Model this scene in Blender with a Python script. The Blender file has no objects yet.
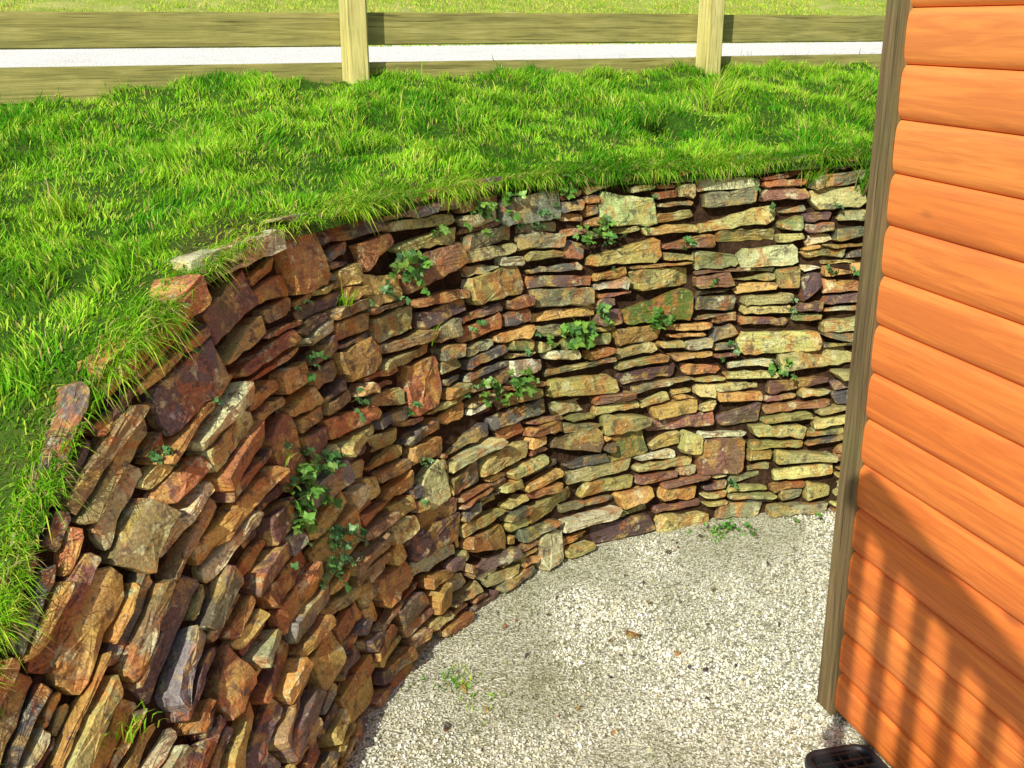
import bpy, math, random
import numpy as np
from mathutils import Vector, Matrix, noise as mnoise
random.seed(7); rng=np.random.default_rng(11)
S=bpy.context.scene
S.view_settings.view_transform='Standard'; S.view_settings.look='None'; S.view_settings.exposure=0
COL=S.collection

# ------------------------------------------------------------ helpers
def link(o,parent=None):
    COL.objects.link(o)
    if parent: o.parent=parent
    return o
def fast_mesh(name,verts,loops,starts,cols=None,smooth=False):
    me=bpy.data.meshes.new(name)
    me.vertices.add(len(verts)); me.vertices.foreach_set('co',np.asarray(verts,dtype=np.float32).ravel())
    me.loops.add(len(loops)); me.loops.foreach_set('vertex_index',np.asarray(loops,dtype=np.int32))
    me.polygons.add(len(starts)); me.polygons.foreach_set('loop_start',np.asarray(starts,dtype=np.int32))
    me.update(calc_edges=True)
    if cols is not None:
        a=me.color_attributes.new(name='Col',type='FLOAT_COLOR',domain='POINT')
        c=np.ones((len(verts),4),dtype=np.float32); c[:,:3]=cols
        a.data.foreach_set('color',c.ravel())
    me.polygons.foreach_set('use_smooth',np.full(len(starts),smooth,dtype=bool))
    me.validate()
    return me
def py_mesh(name,v,f,cols=None,smooth=False):
    me=bpy.data.meshes.new(name); me.from_pydata(v,[],f)
    if cols is not None:
        a=me.color_attributes.new(name='Col',type='FLOAT_COLOR',domain='POINT')
        c=np.ones((len(v),4),dtype=np.float32); c[:,:3]=np.array(cols)
        a.data.foreach_set('color',c.ravel())
    me.polygons.foreach_set('use_smooth',np.full(len(f),smooth,dtype=bool))
    me.update(); return me
def _h(i,j,k=0):
    n=(i*374761393+j*668265263+k*974634777)&0x7fffffff
    n=((n^(n>>13))*1274126177)&0x7fffffff
    return ((n^(n>>16))&0xffff)/65535.0
def vn(x,y,seed=0):
    x=np.asarray(x,float);y=np.asarray(y,float)
    i=np.floor(x).astype(np.int64);j=np.floor(y).astype(np.int64)
    fx=x-i;fy=y-j;fx=fx*fx*(3-2*fx);fy=fy*fy*(3-2*fy)
    a=_h(i,j,seed);b=_h(i+1,j,seed);c=_h(i,j+1,seed);d=_h(i+1,j+1,seed)
    return (a*(1-fx)+b*fx)*(1-fy)+(c*(1-fx)+d*fx)*fy
def fbm(x,y,s=0): return .55*vn(x,y,s)+.3*vn(x*2.1,y*2.1,s+1)+.15*vn(x*4.3,y*4.3,s+2)

class NT:
    def __init__(s,name):
        s.m=bpy.data.materials.new(name); s.m.use_nodes=True
        s.t=s.m.node_tree; s.t.nodes.clear()
        s.out=s.n('ShaderNodeOutputMaterial')
    def n(s,typ,**kw):
        nd=s.t.nodes.new(typ)
        for k,v in kw.items(): setattr(nd,k,v)
        return nd
    def l(s,a,b): s.t.links.new(a,b)
    def coord(s,scale=(1,1,1),rot=(0,0,0)):
        tc=s.n('ShaderNodeTexCoord'); mp=s.n('ShaderNodeMapping')
        mp.inputs['Scale'].default_value=scale; mp.inputs['Rotation'].default_value=rot
        s.l(tc.outputs['Object'],mp.inputs[0]); return mp.outputs[0]
    def noise(s,vec,scale,detail=6,rough=.6,dist=0):
        n=s.n('ShaderNodeTexNoise'); n.inputs['Scale'].default_value=scale
        n.inputs['Detail'].default_value=detail; n.inputs['Roughness'].default_value=rough
        n.inputs['Distortion'].default_value=dist
        s.l(vec,n.inputs['Vector']); return n.outputs['Fac']
    def ramp(s,fac,stops):
        r=s.n('ShaderNodeValToRGB'); e=r.color_ramp.elements
        while len(e)<len(stops): e.new(.5)
        for x,(p,c) in zip(e,stops):
            x.position=p; x.color=(c,c,c,1) if not hasattr(c,'__len__') else (*c,1)
        s.l(fac,r.inputs[0]); return r.outputs[0]
    def mix(s,fac,a,b,mode='MIX'):
        m=s.n('ShaderNodeMix',data_type='RGBA',blend_type=mode)
        for v,i in((fac,0),(a,6),(b,7)):
            if hasattr(v,'is_linked'): s.l(v,m.inputs[i])
            elif i==0: m.inputs[0].default_value=v
            else: m.inputs[i].default_value=(*v,1)
        return m.outputs[2]
    def attr(s,name='Col'):
        a=s.n('ShaderNodeAttribute',attribute_name=name); return a.outputs['Color']
    def math(s,op,a,b=0.0):
        m=s.n('ShaderNodeMath',operation=op)
        for v,i in((a,0),(b,1)):
            if hasattr(v,'is_linked'): s.l(v,m.inputs[i])
            else: m.inputs[i].default_value=v
        return m.outputs[0]
    def bump(s,h,strength,dist,normal=None):
        b=s.n('ShaderNodeBump'); b.inputs['Strength'].default_value=strength; b.inputs['Distance'].default_value=dist
        s.l(h,b.inputs['Height'])
        if normal is not None: s.l(normal,b.inputs['Normal'])
        return b.outputs[0]
    def bsdf(s,col,rough=.8,normal=None,spec=.3):
        p=s.n('ShaderNodeBsdfPrincipled')
        if hasattr(col,'is_linked'): s.l(col,p.inputs['Base Color'])
        else: p.inputs['Base Color'].default_value=(*col,1)
        if hasattr(rough,'is_linked'): s.l(rough,p.inputs['Roughness'])
        else: p.inputs['Roughness'].default_value=rough
        p.inputs['Specular IOR Level'].default_value=spec
        if normal is not None: s.l(normal,p.inputs['Normal'])
        s.l(p.outputs[0],s.out.inputs[0]); return p

# ------------------------------------------------------------ materials
def mat_stone():
    k=NT('slate_stone'); v=k.coord(); base=k.attr('Col')
    n1=k.noise(v,11,4,.65,.6); n2=k.noise(v,26,4,.7,.3); n3=k.noise(k.coord((1,1,1),(1,2,.5)),8,4,.62,1.0)
    bed=k.noise(k.coord((6,6,95)),1,3,.6)
    c=k.mix(k.math('MULTIPLY',k.ramp(n1,[(.51,0),(.59,1)]),.55),base,(.62,.43,.10))      # ochre weathering
    c=k.mix(k.math('MULTIPLY',k.ramp(n3,[(.54,0),(.60,1)]),.6),c,(.48,.16,.035))          # rust
    c=k.mix(k.math('MULTIPLY',k.ramp(n2,[(.55,0),(.62,1)]),.7),c,(.085,.055,.05))         # dark stains
    n4=k.noise(k.coord((1,1,1),(2,.4,1)),15,4,.7,.2)
    c=k.mix(k.math('MULTIPLY',k.ramp(n4,[(.58,0),(.65,1)]),.65),c,(.66,.66,.38))              # lichen
    n5=k.noise(v,3.1,2,.5,0)
    c=k.mix(k.math('MULTIPLY',k.ramp(n5,[(.52,0),(.68,1)]),.32),c,(.17,.21,.03))            # algae
    c=k.mix(k.ramp(bed,[(.3,.5),(.6,0)]),c,(.5,.5,.5),'MULTIPLY')
    fine=k.noise(v,140,3,.65)
    c=k.mix(.7,c,k.ramp(fine,[(.32,.5),(.64,1.35)]),'MULTIPLY')
    h=k.math('ADD',k.math('MULTIPLY',bed,.8),k.math('ADD',k.math('MULTIPLY',n2,.6),k.math('MULTIPLY',fine,.4)))
    k.bsdf(c,.6,k.bump(h,.8,.009),.45); return k.m
def mat_soil():
    k=NT('soil'); v=k.coord(); n=k.noise(v,30,5,.75)
    c=k.ramp(n,[(.3,(.025,.015,.008)),(.55,(.07,.04,.022)),(.75,(.15,.10,.05))])
    k.bsdf(c,.95,k.bump(n,1,.03),.1); return k.m
def mat_terrain():
    k=NT('bank_turf'); v=k.coord(); n=k.noise(v,5,5,.7); n2=k.noise(v,55,4,.7)
    near=k.ramp(n,[(.3,(.04,.10,.008)),(.5,(.06,.16,.012)),(.72,(.10,.13,.03))])
    nf=k.noise(v,2.2,5,.75)
    far=k.ramp(nf,[(.3,(.34,.46,.05)),(.5,(.50,.57,.10)),(.7,(.66,.62,.20))])
    soil=k.ramp(n2,[(.3,(.06,.032,.014)),(.7,(.20,.12,.055))])
    sep=k.n('ShaderNodeSeparateColor'); k.l(k.attr('Col'),sep.inputs[0])
    c=k.mix(sep.outputs[0],near,far); c=k.mix(sep.outputs[1],c,soil)
    c=k.mix(.5,c,k.ramp(n2,[(.3,.5),(.7,1.3)]),'MULTIPLY')
    k.bsdf(c,.95,k.bump(n2,1,.03),.1); return k.m
def mat_blade():
    k=NT('grass_blade'); c=k.attr('Col')
    d=k.n('ShaderNodeBsdfDiffuse'); k.l(c,d.inputs[0])
    t=k.n('ShaderNodeBsdfTranslucent'); k.l(k.mix(1,c,(1.15,1.1,.4),'MULTIPLY'),t.inputs[0])
    m=k.n('ShaderNodeMixShader'); m.inputs[0].default_value=.38
    k.l(d.outputs[0],m.inputs[1]);k.l(t.outputs[0],m.inputs[2]);k.l(m.outputs[0],k.out.inputs[0]); return k.m
def mat_gravel(white=False):
    k=NT('path_gravel' if white else 'gravel_bed'); v=k.coord()
    vo=k.n('ShaderNodeTexVoronoi'); vo.inputs['Scale'].default_value=60 if white else 130; k.l(v,vo.inputs['Vector'])
    sp=k.n('ShaderNodeSeparateColor'); k.l(vo.outputs['Color'],sp.inputs[0])
    n=k.noise(v,2.6,5,.65,.4)
    if white:
        c=k.ramp(sp.outputs[0],[(0,(.72,.68,.57)),(.5,(.86,.82,.73)),(1,(.92,.89,.82))])
        c=k.mix(k.ramp(n,[(.5,0),(.75,.3)]),c,(.6,.53,.40))
    else:
        c=k.ramp(sp.outputs[0],[(0,(.18,.17,.10)),(.45,(.48,.47,.33)),(1,(.76,.75,.60))])
        c=k.mix(k.ramp(n,[(.5,0),(.7,.6)]),c,(.18,.18,.06))
    b=k.bump(vo.outputs['Distance'],1,.005)
    k.bsdf(c,.85,b,.25); return k.m
def mat_pebble():
    k=NT('pebbles'); c=k.attr('Col'); k.bsdf(c,.75,None,.35); return k.m
def mat_cabin_wood():
    k=NT('stained_cabin_wood'); base=k.attr('Col')
    v=k.coord((.9,14,14)); g=k.noise(v,2.0,5,.6,1.2)
    v2=k.coord((2.2,70,70)); g2=k.noise(v2,1.8,4,.6,.3)
    c=k.mix(k.ramp(g,[(.40,0),(.60,.65)]),base,(.50,.085,.013))
    c=k.mix(k.ramp(g2,[(.50,0),(.62,.4)]),c,(.50,.095,.014))
    vo=k.n('ShaderNodeTexVoronoi'); vo.inputs['Scale'].default_value=1; vo.inputs['Randomness'].default_value=1
    wv=k.noise(k.coord((3,3,3)),2,2,.5)
    k.l(k.coord((2.4,5.5,7.5)),vo.inputs['Vector'])
    kn=k.ramp(vo.outputs['Distance'],[(.0,1),(.07,.8),(.12,0)])
    c=k.mix(k.math('MULTIPLY',kn,k.ramp(wv,[(.4,0),(.5,.8)])),c,(.20,.03,.008))
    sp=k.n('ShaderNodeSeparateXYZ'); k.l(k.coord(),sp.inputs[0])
    paler_up=k.math('MULTIPLY',sp.outputs[2],.13)   # paler tint grows with height up the boards
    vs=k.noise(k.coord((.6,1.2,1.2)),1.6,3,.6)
    c=k.mix(k.math('ADD',paler_up,k.math('MULTIPLY',vs,.08)),c,(.93,.42,.14))
    h=k.math('ADD',k.math('MULTIPLY',g2,.5),k.math('MULTIPLY',g,.5))
    k.bsdf(c,.5,k.bump(h,.35,.004),.4); return k.m
def mat_wood(name,cs,vec=(1.2,22,22),rough=.85,green=.5):
    k=NT(name); g=k.noise(k.coord(vec),2,5,.65,.8); g2=k.noise(k.coord(tuple(x*4 if x>5 else x*1.6 for x in vec)),1.5,4,.6)
    c=k.ramp(g,[(.3,cs[0]),(.5,cs[1]),(.7,cs[2])])
    crack=k.ramp(g2,[(.32,.35),(.42,1)])
    c=k.mix(1,c,crack,'MULTIPLY')
    st=k.noise(k.coord(),4,5,.6)
    c=k.mix(k.ramp(st,[(.45,0),(.75,green)]),c,(.14,.16,.05))
    k.bsdf(c,rough,k.bump(k.math('ADD',g,g2),.5,.005),.2); return k.m
def mat_leaf():
    k=NT('leaf'); c=k.attr('Col')
    d=k.n('ShaderNodeBsdfPrincipled'); k.l(c,d.inputs['Base Color']); d.inputs['Roughness'].default_value=.42
    t=k.n('ShaderNodeBsdfTranslucent'); k.l(c,t.inputs[0])
    m=k.n('ShaderNodeMixShader'); m.inputs[0].default_value=.25
    k.l(d.outputs[0],m.inputs[1]);k.l(t.outputs[0],m.inputs[2]);k.l(m.outputs[0],k.out.inputs[0]); return k.m
M_stone=mat_stone();M_soil=mat_soil();M_ter=mat_terrain();M_blade=mat_blade()
M_gr=mat_gravel();M_path=mat_gravel(True);M_peb=mat_pebble();M_cab=mat_cabin_wood();M_leaf=mat_leaf()
M_rail=mat_wood('weathered_rail_wood',[(.18,.16,.05),(.33,.30,.09),(.48,.42,.15)])
M_post=mat_wood('post_wood',[(.42,.37,.12),(.64,.57,.20),(.78,.70,.30)],(22,22,1.5),.85,.3)
M_trim=mat_wood('trim_wood',[(.08,.055,.03),(.17,.12,.055),(.28,.20,.095)],(22,22,1.0))

# ------------------------------------------------------------ wall geometry definition (metres)
ST=[ # base x,y   top x,y,z   outward ray angle (deg)
((-1.3,-3.0),(-1.75,-3.0,.22),184),
((-.95,0.0),(-1.40,-.1,.26),180),
((-.62,1.5),(-1.14,1.35,.35),176),
((-.55,1.9),(-1.14,1.78,.62),172),
((-.49,2.3),(-1.09,2.07,.86),168),
((-.458,2.62),(-.99,2.32,1.17),163),
((-.43,2.8),(-.87,2.55,1.33),157),
((-.395,2.95),(-.80,2.80,1.41),151),
((-.33,3.13),(-.68,3.10,1.45),144),
((-.246,3.30),(-.583,3.33,1.45),136),
((-.14,3.47),(-.44,3.60,1.45),129),
((-.007,3.65),(-.22,3.88,1.45),122),
((.16,3.82),(0.0,4.10,1.45),115),
((.352,3.98),(.22,4.25,1.45),108),
((.79,4.21),(.75,4.47,1.45),98),
((1.394,4.34),(1.43,4.60,1.49),88),
((2.2,4.40),(2.3,4.68,1.50),76),
((3.4,4.40),(3.6,4.70,1.5),62),
((6.0,4.3),(6.3,4.60,1.5),45)]
OFF=2
A=np.array([[b[0],b[1],0,t[0],t[1],t[2],math.radians(a)] for b,t,a in ST])
def catmull(A,n=24):
    P=np.vstack([2*A[0]-A[1],A,2*A[-1]-A[-2]]); out=[];idx=[]
    for i in range(1,len(P)-2):
        for j in range(n):
            t=j/n
            out.append(.5*((2*P[i])+(-P[i-1]+P[i+1])*t+(2*P[i-1]-5*P[i]+4*P[i+1]-P[i+2])*t*t+(-P[i-1]+3*P[i]-3*P[i+1]+P[i+2])*t**3)); idx.append(i-1+t)
    out.append(A[-1]);idx.append(len(A)-1)
    return np.array(out),np.array(idx)
D,DI=catmull(A)
mid=(D[:,:3]+D[:,3:6])/2
SL=np.concatenate([[0],np.cumsum(np.linalg.norm(np.diff(mid,axis=0),axis=1))])
def at(s): return np.array([np.interp(s,SL,D[:,k]) for k in range(7)])
def s_of(st): return float(np.interp(st+OFF,DI,SL))
def W(s,v):
    a=at(s); return Vector(a[:3]*(1-v)+a[3:6]*v)
def frame(s,v):
    t=(W(s+.03,v)-W(s-.03,v)).normalized(); u=(W(s,min(v+.03,1.03))-W(s,v-.03)).normalized()
    n=t.cross(u).normalized(); u=n.cross(t).normalized()
    return t,u,n
# ------------------------------------------------------------ stones
PAL_R=[((.52,.48,.17),3.0),((.40,.38,.15),2.8),((.28,.28,.15),2.4),((.27,.13,.09),2.6),((.15,.09,.08),2.6),((.58,.36,.11),2),((.14,.135,.12),2.0),((.68,.69,.42),1.8),((.42,.18,.07),1.8),((.22,.26,.09),1.3)]
PAL_L=[((.54,.29,.08),3),((.40,.16,.06),2.8),((.60,.43,.13),2.4),((.24,.11,.08),2.6),((.15,.10,.09),2.2),((.48,.43,.17),2.0),((.33,.22,.10),2),((.20,.185,.17),1.6),((.64,.60,.34),1.2)]
def pick(p): return random.choices([c for c,_ in p],[w for _,w in p])[0]
SV=[];SF=[];SC=[]
def add_stone(C,t,u,n,w,h,depth,out,col,big=False):
    a0,a1,b0,b1=-w/2,w/2,-h/2,h/2
    ji=lambda m: random.random()**1.5*m
    ex=min(.036,w*.18); ey=min(.016,h*.30)
    c=[(a0+ji(ex),b0+ji(ey)),(a1-ji(ex),b0+ji(ey)),(a1-ji(ex),b1-ji(ey)),(a0+ji(ex),b1-ji(ey))]
    r=random.random(); q_=random.uniform(.35,.85)
    if r<.18: c[2]=(a1-ex*.2,b0+h*q_)
    elif r<.36: c[3]=(a0+ex*.2,b0+h*q_)
    elif r<.43: c[1]=(a1-ex*.2,b1-h*q_)
    elif r<.50: c[0]=(a0+ex*.2,b1-h*q_)
    pts=[]
    for i in range(4):
        p,q=c[i],c[(i+1)%4]; L=math.hypot(q[0]-p[0],q[1]-p[1]); m=max(1,int(L/.035))
        nx,ny=(q[1]-p[1])/max(L,1e-5),-(q[0]-p[0])/max(L,1e-5)
        cm=.035 if big else .014
        ks=[min(.3,random.uniform(.003,cm)/max(L,.01))]+[(j+random.uniform(-.25,.25))/m for j in range(1,m)]+[1-min(.3,random.uniform(.003,cm)/max(L,.01))]
        ks=sorted(set([min(max(x,.02),.98) for x in ks]))
        for x in ks:
            d=random.gauss(0,.0026)
            pts.append((p[0]+(q[0]-p[0])*x+nx*d,p[1]+(q[1]-p[1])*x+ny*d))
    K=len(pts); o=random.uniform(0,100)
    ta=max(-.2,min(.2,random.gauss(0,.08))); tb=max(-.5,min(.4,random.gauss(-.03,.18)))
    if big: ta*=.5; tb=-abs(tb)*.5
    stp=random.uniform(.002,.007)
    def fr(a,b):
        x=mnoise.noise(Vector((a*13+o,b*20,o)))
        return out+ta*a+tb*b+stp*round(x*3.0)*.8+.0025*x
    base=len(SV); bev=random.uniform(.0015,.0045)
    cx=sum(p[0] for p in pts)/K; cy=sum(p[1] for p in pts)/K
    hs=min(w,h)/2
    for ri in range(6):
        for (a,b) in pts:
            da,db=a-cx,b-cy
            if ri==0: A_,B_,c_=cx+da*.9,cy+db*.9,-depth
            elif ri==1: A_,B_,c_=a,b,fr(a,b)*.5-.02
            elif ri==2: A_,B_,c_=a,b,fr(a,b)-bev*random.uniform(.7,1.8)
            elif ri==3:
                sc=max(.5,1-bev*random.uniform(.5,1.3)/max(hs,.006)); A_,B_=cx+da*(1-(1-sc)*min(1,hs/(w/2)*1.3)),cy+db*sc; c_=fr(A_,B_)
            else:
                sc=(.70,.36)[ri-4]+random.uniform(-.05,.05); A_,B_=cx+da*sc,cy+db*sc; c_=fr(A_,B_)+random.gauss(0,.0007)
            SV.append(C+t*A_+u*B_+n*c_)
    SV.append(C+t*cx+u*cy+n*fr(cx,cy))
    SC.extend([col]*(K*6+1))
    for ri in range(5):
        for i in range(K):
            j=(i+1)%K
            SF.append((base+ri*K+i,base+ri*K+j,base+(ri+1)*K+j,base+(ri+1)*K+i))
    ce=base+6*K
    for i in range(K): SF.append((base+5*K+i,base+5*K+(i+1)%K,ce))
s0=s_of(-.6); s1=s_of(15.6)
CW=.02; NC=int((s1-s0)/CW); NR=66
occ=np.zeros((NR,NC),bool); lasth=2
def place(c,r,w,h,col=None):
    s=s0+c*CW; left=max(0,min(1,(s_of(8.0)-s)/1.0))
    occ[r:r+h,c:c+w]=True
    sa,sb=s,s+w*CW; sm=(sa+sb)/2; v0=(r+h/2)/NR
    wb=lambda q: (.024*mnoise.noise(Vector((q*1.7,3,0)))+.014*mnoise.noise(Vector((q*4.5,r*.06,9))))*(1-v0**5)
    wob=wb(sm); rot=math.atan2((wb(sb)-wb(sa))*1.4,sb-sa)
    va,vb=r/NR*1.012+wob,(r+h)/NR*1.012+wob; vm=(va+vb)/2
    ln=(W(sb,vm)-W(sa,vm)).length; ht=(W(sm,vb)-W(sm,va)).length
    C=W(sm,vm); t,u,n=frame(sm,vm)
    q=random.uniform(-.1,.45)*(1 if col is None else .3)
    R=Matrix.Rotation(rot+random.gauss(0,.032),3,n)
    t=R@t; u=R@u
    up=Vector((0,0,1))-t*t.z; up=(u*(1-q)+up*q).normalized(); n2=t.cross(up).normalized()
    yaw=Matrix.Rotation(random.gauss(0,.06),3,up); t=yaw@t; n2=yaw@n2
    f=max(0,min(1,(s_of(9.8)-sm)/1.2)); big=col is not None
    if col is None:
        col=pick(PAL_L) if random.random()<f else pick(PAL_R)
        bb=random.uniform(.66,1.3); col=tuple(min(.76,x*bb*random.uniform(.94,1.06)) for x in col)
        out=random.gauss(.005,.016)+left*random.uniform(-.006,.014)
    else: out=random.uniform(.006,.020)
    add_stone(C,t,up,n2,ln+random.uniform(0,.010),ht+random.uniform(-.004,.004),random.uniform(.09,.14),out,col,big)
for st,v,w,h,col in [(7.85,.36,8,7,(.64,.64,.30)),(11.7,.63,17,6,(.10,.15,.02)),(11.5,.90,12,6,(.46,.58,.22)),(10.35,.93,14,5,(.24,.27,.18)),
    (11.45,.79,16,5,(.44,.38,.11)),(12.5,.75,14,4,(.56,.60,.30)),(12.6,.52,18,5,(.52,.52,.16)),(12.2,.20,12,7,(.24,.12,.08)),(8.1,.58,10,8,(.46,.17,.07)),
    (6.45,.925,9,9,(.52,.25,.08)),(8.6,.82,15,6,(.32,.17,.08)),(5.1,.63,7,8,(.36,.15,.07)),(8.7,.15,14,5,(.36,.18,.06)),(10.0,.06,7,6,(.55,.54,.30)),
    (2.6,.42,8,8,(.35,.16,.07)),(3.9,.22,10,6,(.50,.32,.10)),(2.2,.78,14,6,(.52,.32,.10)),(4.1,.86,11,6,(.18,.12,.11)),(9.6,.74,15,5,(.40,.36,.12)),(10.8,.30,13,5,(.19,.10,.07)),
    (7.0,.68,10,5,(.45,.28,.09)),(6.3,.20,11,5,(.40,.20,.07)),(11.0,.46,17,4,(.46,.40,.12)),(9.3,.33,14,4,(.50,.42,.14)),(12.9,.88,12,4,(.50,.50,.2))]:
    c=int((s_of(st)-s0)/CW-w/2); r=int(v*NR-h/2); r=max(0,min(NR-h,r))
    if not occ[r:r+h,c:c+w].any(): place(c,r,w,h,col)
for r in range(NR):
    c=0
    while c<NC:
        if occ[r,c]: c+=1; continue
        L=0
        while c+L<NC and not occ[r,c+L] and L<34: L+=1
        s=s0+c*CW; left=max(0,min(1,(s_of(8.0)-s)/1.0))
        if random.random()<.25: h=min(lasth,3)
        else:
            h=random.choices([1,2,3,4,5],[1.6,4.2,2.3,.7,.2])[0] if random.random()>left else random.choices([1,2,3,4,5,6],[.6,3.0,3,1.5,.4,.1])[0]
        w=int(h*random.uniform(1.5,4.0)+random.uniform(2,9)); w=max(5,min(20,w))
        if h>=5: w=min(w,int(h*random.uniform(1.4,2.4)))
        if left>.5: w=max(4,min(w,16))
        if L-w<4: w=L if L<=20 else L//2
        if w<=3: h=min(h,2)
        h=min(h,NR-r)
        if NR-(r+h)==1: h+=1
        while h>1 and occ[r:r+h,c:c+w].any(): h-=1
        lasth=h
        place(c,r,w,h)
        c+=w
wall=bpy.data.objects.new('dry_stone_retaining_wall',None); link(wall)
me=py_mesh('stones',[tuple(v) for v in SV],SF,SC); me.materials.append(M_stone)
link(bpy.data.objects.new('stones',me),wall)
V=[];F=[]; nu=int((s1-s0)/.04); nv=40
for i in range(nu+1):
    s=s0+(s1-s0)*i/nu
    for j in range(nv+1):
        v=j/nv*1.0; t,u,n=frame(s,v); p=W(s,v)-n*(.042+.022*mnoise.noise(Vector((s*9,v*14,2))))
        if j==0: p.z=-.02
        V.append(tuple(p))
for i in range(nu):
    for j in range(nv):
        a=i*(nv+1)+j; F.append((a,a+nv+1,a+nv+2,a+1))
me=py_mesh('earth_backing',V,F,None,True); me.materials.append(M_soil)
link(bpy.data.objects.new('earth_backing',me),wall)

# ------------------------------------------------------------ terrain
FP=np.array([-.711,5.258]); FD=np.array([.897,.442]); FN=np.array([-.442,.897])
def dfence(x,y): return (x-FP[0])*FN[0]+(y-FP[1])*FN[1]
def afence(x,y): return (x-FP[0])*FD[0]+(y-FP[1])*FD[1]
def target(x,y):
    d=dfence(x,y); al=afence(x,y)
    sag=-.055*np.clip(-al-.1,0,1.6)*np.clip(1-np.abs(d+.0)/1.6,0,1)+.02*np.clip(al,0,2)*np.clip(1-np.abs(d)/1.0,0,1)
    near=np.maximum(1.735+.17*d,.25)+sag
    path=1.74+.028*np.clip(d,0,3.6)+sag*(d<.5)
    far=1.84+.12*np.clip(d-3.6,0,40)+.05*np.clip(d-43.6,0,200)
    return np.where(d<0,near,np.where(d<3.6,path,far))
def terr(s,r):
    X=np.interp(s,SL,D[:,3]);Y=np.interp(s,SL,D[:,4]);Z=np.interp(s,SL,D[:,5]);a=np.interp(s,SL,D[:,6])
    x=X+np.cos(a)*r;y=Y+np.sin(a)*r
    w=np.clip(r/.8,0,1);w=w*w*(3-2*w)
    z=(Z+.02*np.clip(r/.1,0,1))*(1-w)+target(x,y)*w
    d=dfence(x,y)
    amp=np.clip(r/.3,0,1)*np.where((d>.1)&(d<3.8),0,1)
    z=z+amp*(.14*(fbm(x*2.2,y*2.2,5)-.5)+.09*(fbm(x*6,y*6,8)-.5))
    z=z-.035*((d>.45)&(d<3.3))
    return x,y,z
su=np.linspace(0,SL[-1],420)
rr=np.concatenate([[-.03,0,.02,.05],np.arange(.1,8,.08),8*1.13**np.arange(1,30)])
SS,RR=np.meshgrid(su,rr,indexing='ij')
x,y,z=terr(SS,RR)
z[:,0]-=.04
vv=np.stack([x,y,z],-1).reshape(-1,3)
n0,n1=SS.shape
ii,jj=np.meshgrid(np.arange(n0-1),np.arange(n1-1),indexing='ij'); a=(ii*n1+jj).ravel()
q=np.stack([a,a+n1,a+n1+1,a+1],1)[:,::-1]
d=dfence(x,y)
cols=np.zeros((n0*n1,3)); cols[:,0]=np.clip((d.ravel()-1)/1,0,1)
def bare(s,x,y,r):
    b=np.exp(-((s-s_of(5.6))/.24)**2)*.8+np.exp(-((s-s_of(3.0))/.10)**2)*.45+np.exp(-((s-s_of(8.7))/.10)**2)*.4
    return np.clip(b*1.5*(1-r/.22),0,1)
cols[:,1]=np.clip(bare(SS,x,y,RR)*.8,0,1).ravel()
me=fast_mesh('grass_bank',vv,q.ravel(),np.arange(len(q))*4,cols,True); me.materials.append(M_ter)
link(bpy.data.objects.new('grass_bank_terrain',me))

me=py_mesh('ground',[(-400,-400,0),(400,-400,0),(400,400,0),(-400,400,0)],[(0,1,2,3)]); me.materials.append(M_gr)
link(bpy.data.objects.new('gravel_ground',me))

V=[];F=[];N=120
for i in range(N+1):
    al=-22+44*i/N
    for j,dd in enumerate((.5,1.2,2,2.8,3.35)):
        e=0
        if j in(0,4): e=.06*math.sin(al*1.7)+.05*math.sin(al*4.1+1)
        p=FP+FD*al+FN*(dd+e); V.append((p[0],p[1],1.74+.028*dd+.012))
for i in range(N):
    for j in range(4):
        a=i*5+j; F.append((a,a+5,a+6,a+1))
me=py_mesh('gravel_path',V,F); me.flip_normals(); me.materials.append(M_path); link(bpy.data.objects.new('gravel_path',me))

# ------------------------------------------------------------ grass blades
def blades(name,P,lean,leanamt,length,width,col,droop=None):
    N=len(P); th=rng.uniform(0,2*np.pi,N)
    side=np.stack([np.cos(th),np.sin(th),np.zeros(N)],1)*width[:,None]*.5
    hd=np.stack([np.cos(lean),np.sin(lean),np.zeros(N)],1)
    if droop is None: droop=np.zeros(N)
    lv=[]
    for f,wf in((0,1),(.4,.9),(.75,.6),(1,0)):
        hgt=f*length*(1-.34*leanamt*f)-droop*length*f*f*1.3; off=leanamt*f**1.8*length*.78
        c=P+hd*off[:,None]; c[:,2]+=hgt
        if f<1: lv+= [c-side*wf,c+side*wf]
        else: lv.append(c)
    V=np.stack(lv,1).reshape(-1,3)
    b=np.arange(N)[:,None]*7
    L=np.concatenate([b+0,b+1,b+3,b+2, b+2,b+3,b+5,b+4, b+4,b+5,b+6],1).ravel()
    st=(np.arange(N)[:,None]*11+np.array([0,4,8])).ravel()
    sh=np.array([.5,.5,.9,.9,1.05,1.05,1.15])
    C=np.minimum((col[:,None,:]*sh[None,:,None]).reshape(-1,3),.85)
    me=fast_mesh(name,V,L,st,C,True); me.materials.append(M_blade)
    return link(bpy.data.objects.new(name,me))
def grasscol(N,x,y,dry=.06):
    t=.6*fbm(x*3,y*3,31)+.4*vn(x*9,y*9,33); t=np.clip((t[:,None]-.25)*2.1,0,1); u=rng.random((N,1))
    c=np.array([.09,.36,.014])*(1-t)+np.array([.36,.72,.035])*t
    c=c*(.6+.75*u)
    yel=(rng.random(N)<.24*t[:,0]+.05); c[yel]=np.array([.64,.80,.10])*(.8+.4*u[yel])
    dr=(rng.random(N)<dry); c[dr]=np.array([.58,.47,.20])*(.7+.5*u[dr])
    return c
M=1200000
s=rng.uniform(s_of(-.6),s_of(14.5),M); r=rng.uniform(-.0,3.4,M)
x,y,z=terr(s,r); x2,y2,_=terr(s+.01,r); x3,y3,_=terr(s,r+.01)
J=np.abs((x2-x)*(y3-y)-(y2-y)*(x3-x))/1e-4
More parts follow.
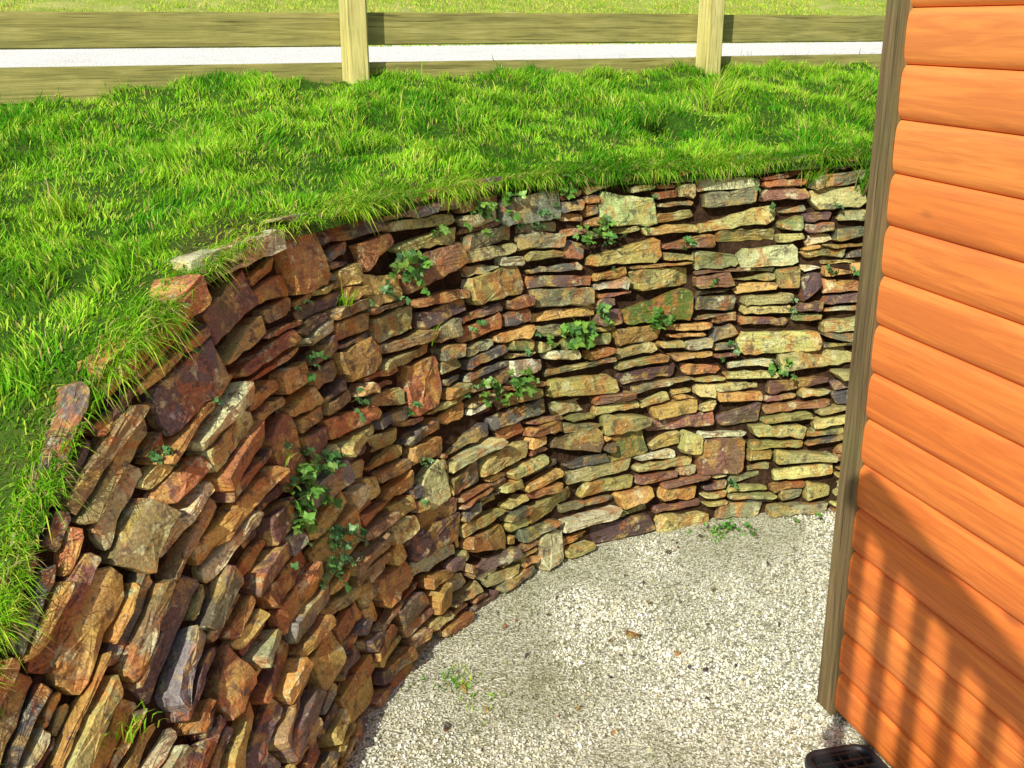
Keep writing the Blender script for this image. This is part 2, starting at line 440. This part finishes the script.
J=np.where(r<.25,J*1.7,J)
keep=(rng.random(M)<J/4.2)&(dfence(x,y)<.5)
fx=x/(y*.95+(2-z)*.31); keep&=(fx>-.53)&(fx<.44)&(y>1.1)
keep&=~(rng.random(M)<bare(s,x,y,r)*.8)
tus=.5*fbm(x*4.5,y*4.5,44)+.5*vn(x*11,y*11,45); keep&=rng.random(M)<(.3+1.1*tus)
s,r,x,y,z,tus=[a[keep] for a in(s,r,x,y,z,tus)]
N=len(x)
if N>190000:
    k=rng.choice(N,190000,False); s,r,x,y,z,tus=[a[k] for a in(s,r,x,y,z,tus)];N=len(x)
lean=fbm(x*3.5,y*3.5,50)*2*np.pi*2.5+rng.normal(0,.9,N)
out=np.interp(s,SL,D[:,6])+np.pi
edge=np.clip(1-r/.14,0,1)
lean=np.where(rng.random(N)<edge*1.2,out+rng.normal(0,.6,N),lean)
la=np.clip(rng.uniform(.2,1.1,N)+edge*.4,0,1.25)
ln=rng.uniform(.024,.054,N)*(.42+2.2*np.clip(tus-.28,0,1))*(1+.6*edge*fbm(s*4,s*0,91)*1.6)
tall=rng.random(N)<.02; ln[tall]*=1.7
P=np.stack([x,y,z-.006],1)
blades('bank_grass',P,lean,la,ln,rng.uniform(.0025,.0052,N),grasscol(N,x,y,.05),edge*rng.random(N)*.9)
M=42000
s=rng.uniform(s_of(-.6),s_of(14.5),M); r=rng.uniform(-.055,.05,M)
fr_=.5*fbm(s*5,s*0+3,77)+.5*vn(s*13,s*0,78); k=(rng.random(M)<np.clip((fr_-.25)*2.6,.25,1))&~(rng.random(M)<bare(s,s,s,np.abs(r))*.75)
s,r,fr_=s[k],r[k],fr_[k];N=len(s)
x,y,z=terr(s,r); out=np.interp(s,SL,D[:,6])+np.pi
lf=np.clip((s_of(6)-s)/.6,0,1)
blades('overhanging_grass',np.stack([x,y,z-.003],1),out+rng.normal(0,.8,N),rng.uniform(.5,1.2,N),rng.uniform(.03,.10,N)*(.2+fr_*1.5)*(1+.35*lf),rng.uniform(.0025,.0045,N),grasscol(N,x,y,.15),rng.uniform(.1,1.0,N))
M=90000
al=rng.uniform(-9,10,M); dd=3.2+rng.random(M)**1.4*9
x=FP[0]+FD[0]*al+FN[0]*dd; y=FP[1]+FD[1]*al+FN[1]*dd; z=target(x,y)
N=M; ln=rng.uniform(.025,.06,N)*(.5+fbm(x*1.5,y*1.5,3))
c=np.minimum(grasscol(N,x,y,.25)*1.1+np.array([.18,.12,.02]),.82)
blades('meadow_grass',np.stack([x,y,z],1),rng.uniform(0,6.28,N),rng.uniform(.2,1,N),ln,rng.uniform(.005,.010,N),c)

# ------------------------------------------------------------ gravel stones
import bmesh
ph=(1+5**.5)/2; ico=[]
for a_ in(-1,1):
    for b_ in(-ph,ph): ico+= [(0,a_,b_),(a_,b_,0),(b_,0,a_)]
ico=np.array(ico,float);ico/=np.linalg.norm(ico[0])
bm=bmesh.new()
for p in ico: bm.verts.new(p)
bmesh.ops.convex_hull(bm,input=bm.verts[:]); bm.verts.ensure_lookup_table(); bm.verts.index_update()
tris=np.array([[v.index for v in f.verts] for f in bm.faces]); ico=np.array([v.co[:] for v in bm.verts]); bm.free()
CABC=np.array([.977,2.925]); CN=np.array([-.961,-.277]); CX=np.array([-.277,.961])
M=74000
x=rng.uniform(-.7,2.0,M);y=rng.uniform(2.3,4.5,M)
msk=(D[:,1]>1)&(D[:,0]<2.4)
xb=np.interp(y,D[:,1][msk],D[:,0][msk])
keep=(x>xb-.03)
cl=(x-CABC[0])*CN[0]+(y-CABC[1])*CN[1]; ca=(x-CABC[0])*CX[0]+(y-CABC[1])*CX[1]
keep&=~((cl<.0)&(ca<0))
dist=x-xb
mo=fbm(x*2.6+.4,y*2.6,70); mo2=fbm(x*11,y*11,90)
moss=np.clip((mo-.46)*5,0,1)*np.clip(1.2-dist*.9,0.15,1)*(.4+mo2)+np.clip(1-dist/.12,0,1)*.5+1.1*np.exp(-(((x+.13)/.18)**2+((y-3.0)/.32)**2))*(.3+mo2)+.9*np.exp(-(((x-.85)/.25)**2+((y-4.06)/.12)**2))+.8*np.exp(-(((x-.35)/.22)**2+((y-2.65)/.10)**2))*(.4+mo2)
moss=np.clip(moss,0,1)
keep&=rng.random(M)>moss*.65
x,y,moss=x[keep],y[keep],moss[keep];N=len(x)
sz=rng.uniform(.0020,.0048,N)*(1+.8*(rng.random(N)<.06))
Q=rng.normal(size=(N,4));Q/=np.linalg.norm(Q,axis=1)[:,None]
w_,a_,b_,c_=Q.T
R=np.stack([1-2*(b_*b_+c_*c_),2*(a_*b_-c_*w_),2*(a_*c_+b_*w_),2*(a_*b_+c_*w_),1-2*(a_*a_+c_*c_),2*(b_*c_-a_*w_),2*(a_*c_-b_*w_),2*(b_*c_+a_*w_),1-2*(a_*a_+b_*b_)],1).reshape(N,3,3)
scl=np.stack([rng.uniform(.8,1.4,N),rng.uniform(.7,1.1,N),rng.uniform(.45,.9,N)],1)*sz[:,None]
G=(ico[None]*rng.uniform(.8,1.15,(N,12,1)))*scl[:,None,:]
G=np.einsum('nij,nkj->nki',R,G); G+=np.stack([x,y,sz*.45+rng.uniform(0,.003,N)],1)[:,None,:]
L=(tris[None]+np.arange(N)[:,None,None]*12).ravel()
pc=np.array([[.84,.83,.71],[.76,.75,.56],[.90,.89,.82],[.56,.56,.42],[.20,.20,.15],[.70,.63,.40]])
c=pc[rng.choice(6,N,p=[.3,.22,.24,.11,.07,.06])]*rng.uniform(.82,1.1,(N,1)); c=np.minimum(c,.9)
c=c*(1-.68*moss[:,None])+np.array([.15,.17,.045])*.68*moss[:,None]
me=fast_mesh('gravel_chippings',G.reshape(-1,3),L,np.arange(N*len(tris))*3,np.repeat(c,12,0)); me.materials.append(M_peb)
link(bpy.data.objects.new('gravel_chippings',me))
SV.clear();SF.clear();SC.clear()
FR=[(.42,3.33,.045),(.55,3.22,.03),(.62,3.95,.03),(.05,3.2,.02),(-.15,3.0,.03),(1.0,4.1,.03),(-.2,2.8,.025),(.2,2.9,.015)]+[(random.uniform(-.3,1.1),random.uniform(2.7,4.1),random.uniform(.006,.013)) for _ in range(40)]
for (px,py,sz_) in FR:
    if px<np.interp(py,D[:,1][msk],D[:,0][msk])+.03: continue
    an=random.uniform(0,3.1); t=Vector((math.cos(an),math.sin(an),0)); n=Vector((random.gauss(0,.08),random.gauss(0,.08),1)).normalized(); u=n.cross(t).normalized(); t=u.cross(n)
    add_stone(Vector((px,py,.007)),t,u,n,sz_*1.3,sz_,.004,.004,random.choice([(.05,.04,.04),(.07,.055,.055),(.12,.085,.065)]))
me=py_mesh('slate_fragments',[tuple(v) for v in SV],SF,SC); me.materials.append(M_stone); link(bpy.data.objects.new('slate_fragments',me))

# ------------------------------------------------------------ generic box
def box(name,x0,x1,y0,y1,z0,z1,mat,parent,bev=.004,cuts=0):
    bm=bmesh.new(); bmesh.ops.create_cube(bm,size=1)
    for v in bm.verts: v.co=Vector(((x0+x1)/2+v.co.x*(x1-x0),(y0+y1)/2+v.co.y*(y1-y0),(z0+z1)/2+v.co.z*(z1-z0)))
    if bev: bmesh.ops.bevel(bm,geom=bm.edges[:],offset=bev,segments=2,affect='EDGES')
    me=bpy.data.meshes.new(name); bm.to_mesh(me); bm.free(); me.materials.append(mat)
    return link(bpy.data.objects.new(name,me),parent)

# ------------------------------------------------------------ fence
fence=bpy.data.objects.new('wooden_fence',None); link(fence)
fence.location=(FP[0],FP[1],0); fence.rotation_euler=(0,0,math.atan2(FD[1],FD[0]))
for i in range(-4,6):
    xo=.015*(i%2)
    o=box('post_%d'%(i+5),i*1.928-.052+xo,i*1.928+.052+xo,-.052,.052,1.4,2.52,M_post,fence,.010)
    o.rotation_euler=(random.gauss(0,.008),random.gauss(0,.008),0)
for nm,za in(('lower_rail',1.685),('middle_rail',1.905),('top_rail',2.29)):
    for i in range(-4,5):
        o=box(nm+'_%d'%(i+5),i*1.928+.003,(i+1)*1.928-.003,.054,.092,za+random.uniform(-.006,.006),za+.147+random.uniform(-.004,.004),M_rail,fence,.005)

# ------------------------------------------------------------ cabin
cab=bpy.data.objects.new('timber_cabin',None); link(cab)
cab.location=(CABC[0],CABC[1],0); cab.rotation_euler=(0,0,math.atan2(.961,-.277))
BH=.135; LEN=5.0; DEP=3.2; HT=2.6
def siding(name,axis):
    V=[];F=[];C=[]
    nb=int(HT/BH); ts=[0,.015,.04,.08,.14,.24,.42,.6,.76,.86,.92,.96,.985,1]; pr=len(ts)-1
    L=LEN if axis=='x' else DEP
    for b in range(nb):
        z0=.015+b*BH; tone=random.uniform(0,1)
        base=tuple(np.array([.84,.205,.030])*(1-tone)+np.array([.92,.29,.055])*tone)
        st=len(V)
        for j,t in enumerate(ts):
            off=.016*(1-abs(2*t-1)**5)**.75 if 0<t<1 else -.005
            zz=z0+BH*t
            for e in(0,1):
                if axis=='x': V.append((-L*(1-e),off,zz))
                else: V.append((off,-L*(1-e),zz))
                C.append(base)
        for j in range(pr):
            a=st+j*2; F.append((a,a+1,a+3,a+2) if axis!='x' else (a,a+2,a+3,a+1))
    me=py_mesh(name,V,F,C,True); me.materials.append(M_cab)
    return link(bpy.data.objects.new(name,me),cab)
siding('side_wall_boards','x'); siding('end_wall_boards','y')
box('core',-LEN,-.012,-DEP,-.012,.02,HT-.12,M_trim,cab,0)
box('corner_trim_side',-.058,.026,.0,.026,.0,HT,M_trim,cab,.004)
box('corner_trim_end',-.004,.026,-.07,-.003,.0,HT,M_trim,cab,.004)
V=[(-LEN-.15,.18,HT-.08),(.15,.18,HT-.08),(.15,-DEP/2,HT+.75),(-LEN-.15,-DEP/2,HT+.75),(-LEN-.15,-DEP-.18,HT-.08),(.15,-DEP-.18,HT-.08)]
V2=V+[(a,b,c+.05) for a,b,c in V]
F=[(0,1,2,3),(3,2,5,4),(6,9,8,7),(9,10,11,8),(0,6,7,1),(4,5,11,10),(1,7,8,2),(2,8,11,5),(0,3,9,6),(3,4,10,9)]
k=NT('roof_felt'); k.bsdf(k.ramp(k.noise(k.coord(),30,4),[(.3,(.03,.04,.03)),(.7,(.07,.08,.06))]),.95)
me=py_mesh('roof',V2,F); me.materials.append(k.m); link(bpy.data.objects.new('roof',me),cab)
for xx in(.0,-LEN):
    me=py_mesh('gable',[(xx-.002,0,HT-.02),(xx-.002,-DEP,HT-.02),(xx-.002,-DEP/2,HT+.72)],[(0,1,2)]); me.materials.append(M_cab)
    a=me.color_attributes.new(name='Col',type='FLOAT_COLOR',domain='POINT')
    for d_ in a.data: d_.color=(.8,.26,.05,1)
    link(bpy.data.objects.new('gable',me),cab)

# ------------------------------------------------------------ raised railing behind the viewpoint
rail=bpy.data.objects.new('deck_railing',None); link(rail)
pa=Vector((-.354,-.01,0)); pb=Vector((-.294,-.996,0)); dr=(pb-pa).normalized()
rail.location=pa; rail.rotation_euler=(0,0,math.atan2(dr.y,dr.x))
box('handrail',0,3.6,-.04,.04,3.03,3.10,M_rail,rail)
box('bottom_rail',0,3.6,-.02,.02,2.22,2.26,M_rail,rail)
for i in range(18):
    box('baluster_%d'%i,.03+i*.205,.065+i*.205,-.018,.018,2.26,3.03,M_rail,rail,0)
for xx in(1.35,3.5): box('newel_post',xx,xx+.09,-.045,.045,0,3.2,M_post,rail)

# ------------------------------------------------------------ black rubber boot mat with slots
k=NT('black_rubber'); k.bsdf((.018,.018,.02),.45,k.bump(k.noise(k.coord(),200,3),.3,.001),.5); M_rub=k.m
mat=bpy.data.objects.new('rubber_boot_mat',None); link(mat)
mat.location=(.955,2.515,.012); mat.rotation_euler=(0,0,math.radians(14))
def rrect(w,h,r,n=8):
    o=[]
    for cx,cy,a0 in((w-r,h-r,0),(-w+r,h-r,90),(-w+r,-h+r,180),(w-r,-h+r,270)):
        for i in range(n+1):
            a=math.radians(a0+90*i/n); o.append((cx+r*math.cos(a),cy+r*math.sin(a)))
    return o
ou=rrect(.105,.16,.05);inn=rrect(.088,.143,.034);K=len(ou)
V=[(a,b,0) for a,b in ou]+[(a,b,.020) for a,b in ou]+[(a*.97,b*.97,.026) for a,b in ou]+[(a,b,.024) for a,b in inn]+[(a,b,.0) for a,b in inn]
F=[]
for r_ in range(4):
    for i in range(K): F.append((r_*K+i,r_*K+(i+1)%K,(r_+1)*K+(i+1)%K,(r_+1)*K+i))
me=py_mesh('rim',V,F,None,True); me.materials.append(M_rub); link(bpy.data.objects.new('rim',me),mat)
box('base_sheet',-.089,.089,-.144,.144,-.002,.004,M_rub,mat,0)
for i in range(9):
    yy=-.128+i*.032; wd=.086 if abs(yy)<.11 else .07
    box('rib_%d'%i,-wd,wd,yy-.005,yy+.005,.004,.021,M_rub,mat,.002)
for i in range(5):
    xx=-.06+i*.03; box('cross_rib_%d'%i,xx-.004,xx+.004,-.135,.135,.004,.017,M_rub,mat,.002)

# ------------------------------------------------------------ plants rooted in the wall
def leaflet(V,F,C,base,dirv,nrm,L,Wd,col):
    side=dirv.cross(nrm).normalized(); st=len(V); n=5
    prof=[0,.75,1,.85,.5,0]
    V.append(base);C.append(col)
    for i in range(1,n):
        f=i/n; w=Wd*.5*prof[i]*(1.12 if i%2 else .9)
        mid_=base+dirv*L*f-nrm*(L*.18*f*f)
        V.append(mid_+side*w+nrm*w*.25);V.append(mid_);V.append(mid_-side*w+nrm*w*.25); C.extend([col]*3)
    V.append(base+dirv*L-nrm*L*.18);C.append(col)
    F.append((st,st+1,st+2));F.append((st,st+2,st+3))
    for i in range(n-2):
        a=st+1+i*3; F.append((a,a+3,a+4,a+1));F.append((a+1,a+4,a+5,a+2))
    a=st+1+(n-2)*3; e=a+3; F.append((a,e,a+1));F.append((a+1,e,a+2))
def bramble(name,P,n,count,spread,size,cols,tri=True):
    V=[];F=[];C=[]
    upv=Vector((0,0,1)); tv=n.cross(upv).normalized()
    for _ in range(count):
        d=(n*random.uniform(.4,.9)+tv*random.gauss(0,.7)+Vector((0,0,random.gauss(.1,.45)))).normalized()
        L=spread*random.uniform(.35,.95); p=P+(tv*random.gauss(0,.40)+upv*random.gauss(0,.22))*spread-n*.01
        pts=[p]
        for k_ in range(1,6):
            pts.append(p+d*L*k_/5+Vector((0,0,-.35*L*(k_/5)**2)))
        sc=(.14,.10,.04)
        for a_,b_ in zip(pts,pts[1:]):
            st=len(V); dd_=(b_-a_).normalized(); s1_=dd_.cross(upv).normalized()*.0012; s2_=dd_.cross(s1_).normalized()*.0012
            for q_ in(a_,b_): V.extend([q_+s1_,q_+s2_,q_-s1_,q_-s2_]);C.extend([sc]*4)
            for i in range(4): F.append((st+i,st+(i+1)%4,st+4+(i+1)%4,st+4+i))
        for k_ in(2,3,4,5):
            if random.random()<.2: continue
            c=random.choice(cols); bb=random.uniform(.7,1.3); c=tuple(x*bb for x in c)
            dv=(d+Vector((random.gauss(0,.7),random.gauss(0,.7),random.gauss(0,.4)))).normalized()
            nr=(n*.8+upv*.6+Vector((random.gauss(0,.35),random.gauss(0,.35),0))).normalized(); nr=(nr-dv*nr.dot(dv)).normalized()
            sz_=size*random.uniform(.6,1.2); sd=dv.cross(nr)
            b0=pts[k_]
            leaflet(V,F,C,b0,dv,nr,sz_,sz_*.7,c)
            if tri:
                for sg in(-1,1): leaflet(V,F,C,b0,(dv*.35+sd*sg).normalized(),nr,sz_*.8,sz_*.6,c)
    me=py_mesh(name,[tuple(v) for v in V],F,C,True); me.materials.append(M_leaf)
    return link(bpy.data.objects.new(name,me))
GR=[(.10,.27,.035),(.15,.34,.05),(.07,.18,.04),(.20,.38,.06)]
DK=[(.07,.20,.04),(.10,.26,.08),(.15,.30,.10)]
PL=[(9.5,.95,12,.11,.028),(8.9,.92,4,.08,.026),(11.15,.86,11,.09,.028),(8.1,.85,12,.10,.028),(7.75,.80,4,.07,.025),
    (10.85,.60,14,.10,.034),(11.15,.62,8,.09,.03),(11.65,.61,9,.08,.03),(9.6,.50,14,.11,.030),(9.2,.53,8,.09,.026),
    (5.0,.55,18,.11,.026),(4.75,.50,14,.10,.026),(5.5,.55,7,.08,.024),(5.3,.40,12,.09,.022),(4.9,.36,10,.08,.022),(12.6,.44,8,.08,.026),(5.9,.74,4,.06,.02),(12.9,.70,3,.06,.02),
    (3.4,.82,5,.06,.02),(10.9,.98,10,.09,.026),(12.3,.99,5,.08,.024),(6.6,.62,4,.06,.02),(11.9,.80,3,.06,.022),(12.2,.12,3,.06,.02),(7.6,.55,3,.06,.02)]
R2=random.Random(5)
PL+=[(R2.uniform(9,13.2),R2.uniform(.45,.99),R2.choice([1,2,3,4]),.05,.018) for _ in range(18)]+[(R2.uniform(4,9),R2.uniform(.3,.95),R2.choice([1,2,3]),.05,.017) for _ in range(12)]
for st,v,cnt,spr,sz_ in PL:
    s_=s_of(st); t,u,n=frame(s_,v); P=W(s_,v)+n*.02
    bramble('bramble_plant',P,n,cnt,spr,sz_,GR if sz_>.025 else DK)
for px,py,cnt,spr,sz_ in [(.90,4.16,11,.08,.024),(.80,4.14,5,.05,.018),(1.25,4.22,4,.05,.02)]:
    bramble('weed_plant',Vector((px,py,.02)),Vector((0,-.8,.6)).normalized(),cnt,spr,sz_,[(.14,.36,.05),(.09,.28,.04)],False)
def tuft(P,n,cnt,ln,spread):
    N=cnt; pp=np.array(P)[None]+rng.normal(0,spread,(N,3))*np.array([1,1,.2]); a=rng.uniform(0,6.28,N)
    if n is not None: a=math.atan2(n.y,n.x)+rng.normal(0,.9,N)
    blades('grass_tuft',pp,a,rng.uniform(.3,1.1,N),rng.uniform(.5,1.1,N)*ln,rng.uniform(.003,.005,N),grasscol(N,pp[:,0],pp[:,1],.12))
for st,v,c_,l_,sp in [(13.05,.90,160,.17,.03),(12.75,.93,70,.12,.03),(6.9,.80,30,.10,.015),(8.3,.66,14,.10,.01),(4.9,.60,30,.06,.02),(1.8,.6,40,.08,.03)]:
    s_=s_of(st); t,u,n=frame(s_,v); tuft(tuple(W(s_,v)+n*.01),n,c_,l_,sp)
for bx,by,c_,l_ in [(.95,5.35,140,.20),(1.0,5.5,110,.22),(.6,5.0,90,.15),(-1.2,4.2,80,.13),(-.2,4.6,80,.13),(1.3,4.9,90,.15),(-1.35,3.3,80,.12),(.3,5.3,80,.14),(-1.7,4.3,90,.13),(-.6,4.2,90,.12)]:
    tuft((bx,by,float(target(np.array(bx),np.array(by)))-.02),None,c_,l_,.035)
tuft((-.18,3.05,0),None,120,.03,.035); tuft((-.1,2.95,0),None,60,.025,.04); tuft((.85,4.1,0),None,60,.03,.03)

# ------------------------------------------------------------ light, sky, camera
sd=Vector((-.340,-.734,.588)).normalized()
sun=bpy.data.lights.new('sun','SUN'); sun.energy=5; sun.angle=math.radians(.4); sun.color=(1,.95,.82)
so=link(bpy.data.objects.new('sun',sun)); so.rotation_euler=sd.to_track_quat('Z','Y').to_euler(); so.location=(0,0,20)
w=bpy.data.worlds.new('World'); S.world=w; w.use_nodes=True; nt=w.node_tree
sky=nt.nodes.new('ShaderNodeTexSky'); sky.sky_type='NISHITA'; sky.sun_disc=False
sky.sun_elevation=math.asin(sd.z); sky.sun_rotation=math.atan2(sd.x,sd.y)
bg=nt.nodes['Background']; bg.inputs[1].default_value=.15; nt.links.new(sky.outputs[0],bg.inputs[0])
cam=bpy.data.cameras.new('camera'); cam.sensor_width=36; cam.lens=38.67; cam.clip_end=2000; cam.clip_start=.02
co=link(bpy.data.objects.new('camera',cam)); co.location=(0,0,2); co.rotation_euler=(math.radians(90-18.1),0,0)
S.camera=co
